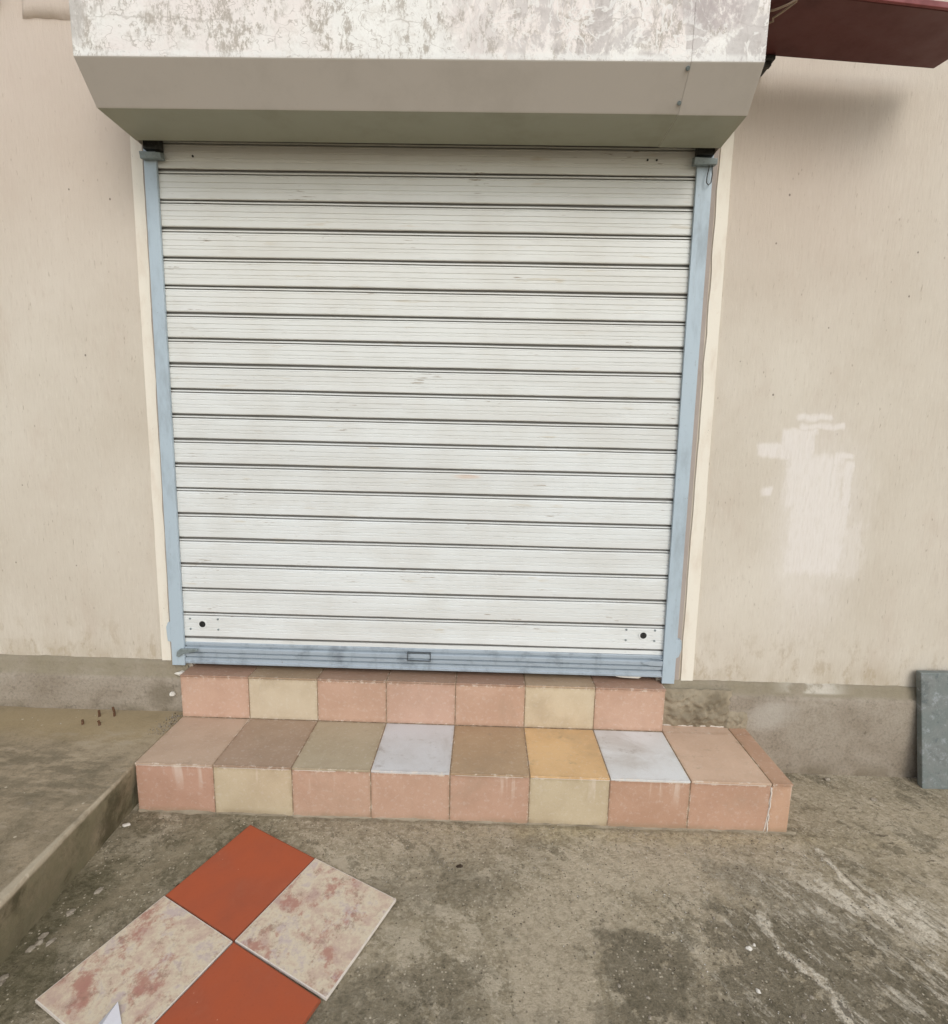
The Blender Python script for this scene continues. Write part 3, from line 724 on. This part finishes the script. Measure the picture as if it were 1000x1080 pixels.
# hood: folded sheet box, right end piece overlapping the long sheet
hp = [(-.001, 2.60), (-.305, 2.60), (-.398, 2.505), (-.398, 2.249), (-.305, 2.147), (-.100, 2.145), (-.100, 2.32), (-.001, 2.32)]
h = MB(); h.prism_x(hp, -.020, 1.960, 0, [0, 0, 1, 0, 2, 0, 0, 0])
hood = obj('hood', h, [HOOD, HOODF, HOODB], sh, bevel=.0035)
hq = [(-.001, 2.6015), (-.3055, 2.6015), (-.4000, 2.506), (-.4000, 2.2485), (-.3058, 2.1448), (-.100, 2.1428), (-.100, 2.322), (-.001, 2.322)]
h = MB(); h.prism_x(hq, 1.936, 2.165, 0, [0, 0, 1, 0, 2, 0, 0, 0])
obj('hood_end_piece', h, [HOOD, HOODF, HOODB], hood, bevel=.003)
for x in (-.0185, 2.1605):
    h = MB(); h.box(x, x+.003, -.0995, -.007, 2.146, 2.318); obj('end_plate', h, HOOD, hood)
for y, z in ((-.386, 2.238), (-.325, 2.172)):
    h = MB(); v = Vector((0, -.74, -.68))
    h.tube([Vector((1.931, y, z))-v*.004, Vector((1.931, y, z))+v*.006], .0065, 10); h.tube([Vector((1.931, y, z))+v*.006, Vector((1.931, y, z))+v*.009], .004, 8)
    obj('seam_screw', h, STEEL, hood)

# ------------------------------------------------------------------ tiled steps
st = thing('tiled_steps', (1.22, -.21, -.4), 'two tiled concrete steps in pink, cream, orange and grey tiles below the shutter', 'steps')
PK, CR = lin(195, 160, 138), lin(198, 178, 148)
def tone(c, j=.03):
    r = 1+random.uniform(-j, j); return (c[0]*r, c[1]*r*(1+random.uniform(-.01, .01)), c[2]*r, 1)
T = .305; G = .0022
core = MB(); core.box(.0015, 2.5135, -.4162, -.0300, -.42, -.2009); low = obj('lower_step', core, GROUT, st)
core = MB(); core.box(.0015, 2.1335, -.0840, .115, -.2007, -.0022); upp = obj('upper_step', core, GROUT, st)
rc = [lin(191, 152, 130), lin(200, 182, 153), PK, lin(194, 158, 136), lin(192, 156, 133), lin(196, 179, 150), lin(189, 151, 127), lin(191, 153, 129)]
m = MB()
for i, c_ in enumerate(rc):
    d = random.uniform(-.0006, .0006)
    m.box(i*T+G, (i+1)*T-G, -.4185+d, -.4100, -.418, -.2095, t=tone(c_))
m.box(8*T+G, 2.5165, -.4185, -.4100, -.418, -.2095, t=tone(lin(195, 157, 131)))
m.box(2.5115, 2.5165, -.4088, -.036, -.418, -.2095, t=tone(lin(190, 146, 122)))
obj('riser', m, TILE, low, bevel=.0016)
tc = [lin(190, 165, 143), lin(167, 143, 121), lin(180, 166, 139), lin(210, 209, 207), lin(180, 153, 121), lin(222, 183, 134), lin(224, 224, 222), lin(210, 180, 156)]
m = MB()
for i, c_ in enumerate(tc):
    d = random.uniform(-.0008, .0008); yb = -.0885 if i < 7 else -.034
    m.box(i*T+G, (i+1)*T-G, -.4215, yb, -.2070, -.1985+d, t=tone(c_, .015))
m.box(8*T+G, 2.5185, -.4215, -.034, -.2070, -.1986, t=tone(lin(188, 152, 126)))
obj('tread', m, TILE, low, bevel=.0016)
uc = [lin(196, 161, 140), lin(206, 190, 163), lin(195, 160, 138), lin(198, 163, 142), lin(196, 161, 139), lin(205, 188, 160), lin(199, 163, 141)]
m = MB()
for i, c_ in enumerate(uc):
    d = random.uniform(-.0006, .0006)
    m.box(i*T+G, (i+1)*T-G, -.0862+d, -.0776, -.1965, -.0095, t=tone(c_))
m.box(2.1330, 2.1350, -.0760, -.036, -.1965, -.0095, t=tone(lin(190, 150, 128)))
obj('riser', m, TILE, upp, bevel=.0016)
m = MB()
for i, c_ in enumerate([lin(172, 139, 118), lin(170, 147, 120), lin(168, 138, 116), lin(172, 142, 120), lin(170, 138, 117), lin(186, 162, 134), lin(178, 144, 122)]):
    m.box(i*T+G, (i+1)*T-G if i < 6 else 2.1355, -.0885, .11, -.0080, -.0002, t=tone(c_, .02))
obj('tread', m, TILE, upp, bevel=.0016)
# lime and mortar beads squeezed out along the joints and under the lower riser
def bead(name, pts, r, mat_, parent):
    m = MB(); m.tube(pts, r, 6); return obj(name, m, mat_, parent, smooth=True)
def lump(cx, cy, cz, rx, ry, rz, seed, n=(40, 24)):
    m = MB()
    def fn(a, b):
        u = -1+2*a/(n[0]-1); v = -1+2*b/(n[1]-1)
        e = max(0, 1-abs(u)**3)*max(0, 1-abs(v)**3)
        q = .35+.65*abs(mnoise.noise(Vector((u*3+seed, v*2.6, 1))))+.35*mnoise.noise(Vector((u*9+seed, v*7, 2)))
        return (cx+rx*u+rx*.07*mnoise.noise(Vector((v*4, seed, u*3))), cy-ry*e*max(.1, q)*1.5+.002, cz+rz*v+rz*.10*mnoise.noise(Vector((u*4, seed+3, v))))
    m.grid(fn, *n); return m
obj('mortar_patch', lump(2.285, -.033, -.115, .165, .034, .092, 3.1), MORTAR, st, smooth=True)
obj('mortar_patch', lump(2.47, -.034, -.165, .06, .022, .05, 8.3, (20, 14)), MORTAR, st, smooth=True)
m = MB()                                                   # ragged mortar fillet at the foot of the lower riser
def ff(a, b):
    x = .002+2.55*a/220; q = .45+.9*max(0, mnoise.noise(Vector((x*7, 0, 9))))+.5*mnoise.noise(Vector((x*31, 3, 9)))
    q = max(.08, q); t = b/5
    return (x, -.4165-.018*q*t, -.402+.007*q*(1-t)**1.6-.003*t+ground_z(x, -.43)+.404)
m.grid(ff, 221, 6); obj('mortar_fillet', m, MORTAR, st, smooth=True)
m = MB()                                                   # white mortar line in the last vertical joint
m.tube([(8*T+.002*math.sin(k*1.7), -.4178-.0007*(k % 3), -.405+.19*k/14) for k in range(15)], .0028, 6)
obj('joint_mortar', m, RIM, st, smooth=True); m = MB()
m.tube([(8*T-.012+.011*(k/9)**.7, -.4182, -.400+.10*k/9) for k in range(10)], .002, 6)
obj('joint_mortar', m, RIM, st, smooth=True)
m = MB(); m.tube([(2.145+.315*k/12, -.0365-.002*math.sin(k*2.1), -.1945+.001*math.sin(k)) for k in range(13)], .003, 6)
obj('joint_mortar', m, RIM, st, smooth=True)
for x0, x1 in ((.01, .30), (.33, .60), (.62, .78), (.95, 1.2), (1.24, 1.5), (1.53, 1.83), (1.85, 2.13), (2.15, 2.42)):
    n = 12; m = MB()
    m.tube([(x0+(x1-x0)*k/n, -.4188, -.2083+.0006*mnoise.noise(Vector((k, x0*9, 0)))) for k in range(n+1)], .0014+.0006*random.random(), 6)
    obj('joint_mortar', m, RIM, st, smooth=True)

# ------------------------------------------------------------------ loose floor tiles lying on the ground
def loose(name, corners, mats, label, cat, group, z=-.398, tiltz=(0, 0, 0, 0)):
    cx = sum(c[0] for c in corners)/4; cy = sum(c[1] for c in corners)/4
    m = MB(); P = [(x, y, z+t) for (x, y), t in zip(corners, tiltz)]
    Q = [(x, y, zz+.0085) for x, y, zz in P]
    i = len(m.v); ins = .0035
    I = [(x+(cx-x)*ins/.24*1.0, y+(cy-y)*ins/.24, zz+.0004) for x, y, zz in Q]
    m.v += P+Q+I
    for k in range(4):
        j = (k+1) % 4
        m.f.append([k, j, 4+j, 4+k]); m.m.append(1); m.t.append((1, 1, 1, 1))
        m.f.append([4+k, 4+j, 8+j, 8+k]); m.m.append(1); m.t.append((1, 1, 1, 1))
    m.f.append([3, 2, 1, 0]); m.m.append(1); m.t.append((1, 1, 1, 1))
    m.f.append([8, 9, 10, 11]); m.m.append(0); m.t.append((1, 1, 1, 1))
    o = obj(name, m, mats, loc=(cx, cy, z)); return tag(o, label, cat, group)
GRP = 'loose floor tiles laid on the ground'
loose('floor_tile', [(.3385, -.8070), (.6240, -.9470), (.7645, -.6380), (.4745, -.4920)], [TERRA, TERRIM], 'plain terracotta tile lying nearest to the steps', 'floor tile', GRP)
loose('floor_tile', [(.6285, -.9480), (.9405, -1.0970), (1.0745, -.7890), (.7672, -.6385)], [MARBLE, RIM], 'marbled pink and cream tile on the right, beside bare concrete', 'floor tile', GRP, -.3972)
loose('floor_tile', [(.1880, -1.1300), (.4865, -1.2650), (.6215, -.9500), (.3360, -.8090)], [MARBLE, RIM], 'marbled pink tile on the left with white paper on it', 'floor tile', GRP, -.3975)
loose('floor_tile', [(.4885, -1.2665), (.7930, -1.4120), (.9270, -1.1000), (.6265, -.9520)], [TERRA, TERRIM], 'plain terracotta tile in front, between the two marbled tiles', 'floor tile', GRP)
# folded paper tip
m = MB()
a0 = Vector((.412, -1.136, -.387))
pts = [a0+Vector(v) for v in ((0, 0, .012), (-.026, -.060, -.002), (-.075, -.20, .004), (.004, -.075, .024), (-.01, -.20, .045), (.046, -.052, -.001), (.105, -.17, .006))]
m.face([pts[0], pts[1], pts[3]]); m.face([pts[1], pts[2], pts[4], pts[3]]); m.face([pts[0], pts[3], pts[5]]); m.face([pts[3], pts[4], pts[6], pts[5]])
pp = obj('paper_scrap', m, PAPER, loc=(.42, -1.22, -.388), fix=False)
sd = pp.modifiers.new('thick', 'SOLIDIFY'); sd.thickness = .0006
tag(pp, 'folded white paper scrap lying on the left marbled tile', 'paper')

# ------------------------------------------------------------------ leaning stone slab on the right
m = MB()
def slabpt(u, v, w_):     # u along, v up, w_ thickness
    return (3.275+u-.036*v/.5, -.112+.066*v/.5+w_+.012*u, -.416+v)
nn = 10
left = [(slabpt(.003*mnoise.noise(Vector((k*.7, 1, 1))), .508*k/nn, 0)) for k in range(nn+1)]
b_ = [slabpt(0, 0, 0), slabpt(.62, 0, 0), slabpt(.62, 0, .03), slabpt(0, 0, .03)]
t_ = [slabpt(.008, .508, 0), slabpt(.62, .518, 0), slabpt(.62, .518, .03), slabpt(.008, .508, .03)]
m.hexa(b_+t_)
tag(obj('stone_slab', m, SLAB, bevel=.004), 'grey green mottled stone slab leaning against the plinth at the right edge', 'stone slab')

# ------------------------------------------------------------------ maroon board sticking out high on the right
bd = thing('awning_board', (2.55, -.2, 2.44), 'dark maroon flat board jutting from the wall beside the shutter hood', 'board')
m = MB()
m.hexa([(2.186, -.372, 2.462), (2.945, -.345, 2.408), (2.912, -.082, 2.424), (2.19, -.090, 2.464),
        (2.186, -.372, 2.476), (2.945, -.345, 2.422), (2.912, -.082, 2.438), (2.19, -.090, 2.478)])
obj('panel', m, MAROON, bd, bevel=.002)
m = MB(); m.hexa([(2.186, -.384, 2.462), (2.947, -.357, 2.408), (2.947, -.3465, 2.408), (2.186, -.3735, 2.462),
                  (2.186, -.384, 2.480), (2.947, -.357, 2.426), (2.947, -.3465, 2.426), (2.186, -.3735, 2.480)])
obj('front_lip', m, MAROONLIT, bd, bevel=.002)
m = MB(); m.box(2.300, 2.335, -.100, 0, 2.440, 2.4545); m.box(2.308, 2.328, -.088, -.066, 2.425, 2.4398); obj('bracket', m, DARK, bd, bevel=.003)
m = MB()
lp = [(2.205, -.30, 2.456), (2.215, -.318, 2.447), (2.24, -.345, 2.443), (2.262, -.366, 2.445), (2.266, -.352, 2.449), (2.242, -.318, 2.443), (2.225, -.29, 2.443), (2.236, -.27, 2.447), (2.222, -.262, 2.446), (2.205, -.235, 2.452), (2.20, -.205, 2.458)]
m.tube(lp, .0035, 6)
tag(obj('string', m, STRING, smooth=True), 'pale knotted string hanging under the maroon board by the hood', 'string')
m = MB()
m.tube([(2.150, -.050, 2.135), (2.157, -.052, 2.11), (2.160, -.055, 2.075), (2.157, -.056, 2.045), (2.148, -.056, 2.036), (2.140, -.056, 2.045), (2.141, -.055, 2.07), (2.147, -.052, 2.10), (2.146, -.050, 2.128)], .0020, 6)
tag(obj('wire_loop', m, DARK, smooth=True), 'thin dark wire loop hanging from the top of the right guide', 'wire')

# ------------------------------------------------------------------ small bits on the ground
def bit(name, x, y, z, r, mat_, label, cat, group=None, flat=.5, seed=0, el=1.0, rot=0):
    bm = bmesh.new(); bmesh.ops.create_icosphere(bm, subdivisions=2, radius=1)
    m = MB(); ca, sa = math.cos(rot), math.sin(rot)
    for v in bm.verts:
        q = v.co*(1+.45*mnoise.noise(v.co*1.3+Vector((seed*3.1, 0, 0))))
        q = Vector((q.x*r*el, q.y*r, q.z*r*flat))
        m.v.append((x+q.x*ca-q.y*sa, y+q.x*sa+q.y*ca, z+q.z+r*flat*.5))
    for f in bm.faces: m.f.append([v.index for v in f.verts]); m.m.append(0); m.t.append((1, 1, 1, 1))
    bm.free()
    return tag(obj(name, m, mat_, loc=(x, y, z)), label, cat, group)
bit('paint_chip', -.028+.035, -.500, -.403, .009, WHITECHIP, 'white chip on the concrete just below the left end of the lower step', 'chip', None, .4, 1, 1.6, .4)
bit('paint_chip', -.062, -.047, -.118, .012, WHITECHIP, 'round white chip stuck to the left plinth beside the upper step', 'chip', None, .8, 2)
bit('mortar_chip', -.022, -.038, -.020, .014, WHITECHIP, 'elongated pale mortar chip under the foot of the left guide', 'chip', None, .6, 4, 1.7, .5)
bit('leaf_scrap', 1.271, -.635, -.404, .007, BROWNCHIP, 'dark brown scrap on the concrete below the middle of the steps', 'litter', None, .45, 5, 1.6, .2)
bit('leaf_scrap', .352, -.758, -.404, .008, BROWNCHIP, 'tiny dark scrap at the left corner of the rear terracotta tile', 'litter', None, .5, 6, 1.4, .9)
bit('white_pebble', 2.885, -.075, -.412, .009, GREYCHIP, 'white pebble on the ground against the foot of the right plinth', 'pebble', None, .6, 7, 1.4, .1)
bit('white_pebble', 3.00, -.20, -.412, .009, GREYCHIP, 'pale pebble lying out on the ground left of the leaning slab', 'pebble', None, .5, 8, 1.5, -.2)
peb = [(2.142, -.899, .010, 1), (2.165, -.885, .006, 1), (2.11, -1.02, .008, 1), (2.25, -1.03, .007, 1), (2.03, -1.08, .006, 1), (1.73, -1.02, .006, 1), (1.80, -1.05, .006, 1), (1.79, -1.10, .007, 0),
       (1.92, -1.07, .005, 1), (2.33, -1.06, .006, 0), (2.29, -1.10, .007, 1), (1.68, -.93, .006, 0), (1.90, -.93, .006, 0), (2.20, -1.08, .008, 1), (2.08, -.80, .006, 0), (1.97, -.99, .005, 1), (2.4, -.98, .006, 1), (2.22, -.96, .006, 0)]
for i, (x, y, r, wht) in enumerate(peb):
    bit('pebble', x, y, ground_z(x, y)-.001, r*.72, WHITECHIP if wht and i < 3 else GREYCHIP, 'tiny pale pebble on the rough dark concrete right of the tiles', 'pebble', 'pale pebbles on the rough concrete', .7, 10+i, 1.3, i)
for i, (x, y) in enumerate([(.105, -.785), (.075, -.865), (.055, -.945), (.06, -.965), (.052, -.985), (.048, -1.07), (.05, -1.085), (.09, -.96)]):
    bit('lime_fleck', x, y, ground_z(x, y)-.001, .009, GREYCHIP, 'pale lime fleck at the foot of the raised pavement edge', 'chip', 'lime flecks along the pavement foot', .5, 40+i, 1.5, 1.2)
for i, (x, y, hgt) in enumerate([(-.398, -.160, .022), (-.322, -.163, .022), (-.372, -.094, .030), (-.308, -.088, .044)]):
    m = MB(); m.tube([(x, y, -.212), (x+.001, y, -.207+hgt*.5), (x+.002*(-1)**i, y-.002, -.207+hgt)], .0048, 8)
    tag(obj('rusty_stub', m, RUST, loc=(x, y, -.207)), ['short rusty metal stub, farthest left in front of the left plinth', 'short rusty metal stub in front, right of the leftmost stub',
        'short rusty metal stub standing close to the plinth foot, left of the tallest', 'tallest rusty metal stub, standing against the plinth foot'][i], 'metal stub', 'rusty stubs by the left plinth')
# loose mortar crumbs in the corner of pavement, plinth and step; fine grit on the ground
m = MB()
def crumb(x, y, z, r, seed, pal=(0, 0, 0, 0, 1, 1, 2)):
    i = len(m.v); q = []
    for d in ((1, 0, 0), (-1, 0, 0), (0, 1, 0), (0, -1, 0), (0, 0, 1), (0, 0, -1)):
        q.append((x+d[0]*r*random.uniform(.6, 1.3), y+d[1]*r*random.uniform(.6, 1.3), z+r*.3+d[2]*r*random.uniform(.4, .8)))
    m.v += q
    for f in ((0, 2, 4), (2, 1, 4), (1, 3, 4), (3, 0, 4), (2, 0, 5), (1, 2, 5), (3, 1, 5), (0, 3, 5)):
        m.f.append([i+k for k in f]); m.m.append(random.choice(pal)); m.t.append((1, 1, 1, 1))
for k in range(3200):
    x = random.uniform(1.0, 3.4); y = random.uniform(-1.25, -.45)
    if mnoise.noise(Vector((x*2.2, y*2.2, 11)))+.35*mnoise.noise(Vector((x*8, y*8, 4))) < .02: continue
    crumb(x, y, ground_z(x, y), random.uniform(.0010, .0034), k)
for k in range(240):
    x = random.gauss(-.03, .025); y = random.uniform(-.22, -.045)
    if x > -.004: continue
    crumb(x, y, -.206, random.uniform(.0015, .0042), k, (0, 0, 0, 1))
for k in range(200):
    x = random.uniform(-1.2, -.02); y = random.uniform(-.9, -.05); crumb(x, y, -.208, random.uniform(.001, .003), k)
tag(obj('grit', m, [GREYCHIP, BROWNCHIP, WHITECHIP]), 'loose grit and mortar crumbs scattered on the concrete', 'grit', kind='stuff')

# ------------------------------------------------------------------ light
SUN_DIR = Vector((-.42, 1.0, -.78)).normalized()      # direction the light travels
W = bpy.data.worlds.new('World'); S.world = W; W.use_nodes = True
nt = W.node_tree; nt.nodes.clear()
sky = nt.nodes.new('ShaderNodeTexSky'); sky.sky_type = 'NISHITA'; sky.sun_disc = False
elev = math.asin(-SUN_DIR.z); sky.sun_elevation = elev
sky.sun_rotation = math.atan2(-SUN_DIR.x, -SUN_DIR.y)
sky.air_density = 1.0; sky.dust_density = 1.5; sky.ozone_density = 1.0
hs = nt.nodes.new('ShaderNodeHueSaturation'); hs.inputs['Saturation'].default_value = .42
bg = nt.nodes.new('ShaderNodeBackground'); bg.inputs['Strength'].default_value = .15
wo = nt.nodes.new('ShaderNodeOutputWorld')
nt.links.new(sky.outputs[0], hs.inputs['Color']); gel = nt.nodes.new('ShaderNodeMix'); gel.data_type = 'RGBA'; gel.blend_type = 'MULTIPLY'; gel.inputs[0].default_value = 1
gel.inputs[7].default_value = (.98, 1, 1.01, 1); nt.links.new(hs.outputs[0], gel.inputs[6])
nt.links.new(gel.outputs[2], bg.inputs[0]); nt.links.new(bg.outputs[0], wo.inputs[0])
sl_ = bpy.data.lights.new('sun', 'SUN'); sl_.energy = .76; sl_.angle = R(30); sl_.color = (1, .975, .945)
so = bpy.data.objects.new('sun', sl_); COL.objects.link(so); so.rotation_euler = SUN_DIR.to_track_quat('-Z', 'Y').to_euler(); so.location = (3, -4, 4)

# ------------------------------------------------------------------ camera
S.cycles.use_denoising = True; S.cycles.max_bounces = 5; S.cycles.diffuse_bounces = 4; S.cycles.glossy_bounces = 3; S.cycles.transmission_bounces = 0
cam = bpy.data.cameras.new('camera'); co = bpy.data.objects.new('camera', cam); COL.objects.link(co)
co.location = (1.32397, -2.28661, 1.10906); co.rotation_euler = (1.4133120, -.0215950, .0215820)
cam.sensor_fit = 'HORIZONTAL'; cam.sensor_width = 36; cam.lens = 566.2519/1000*36
cam.clip_start = .05; cam.clip_end = 500
S.camera = co
S.view_settings.view_transform = 'Standard'; S.view_settings.look = 'None'; S.view_settings.gamma = 1
S.view_settings.use_curve_mapping = False; S.view_settings.exposure = .24
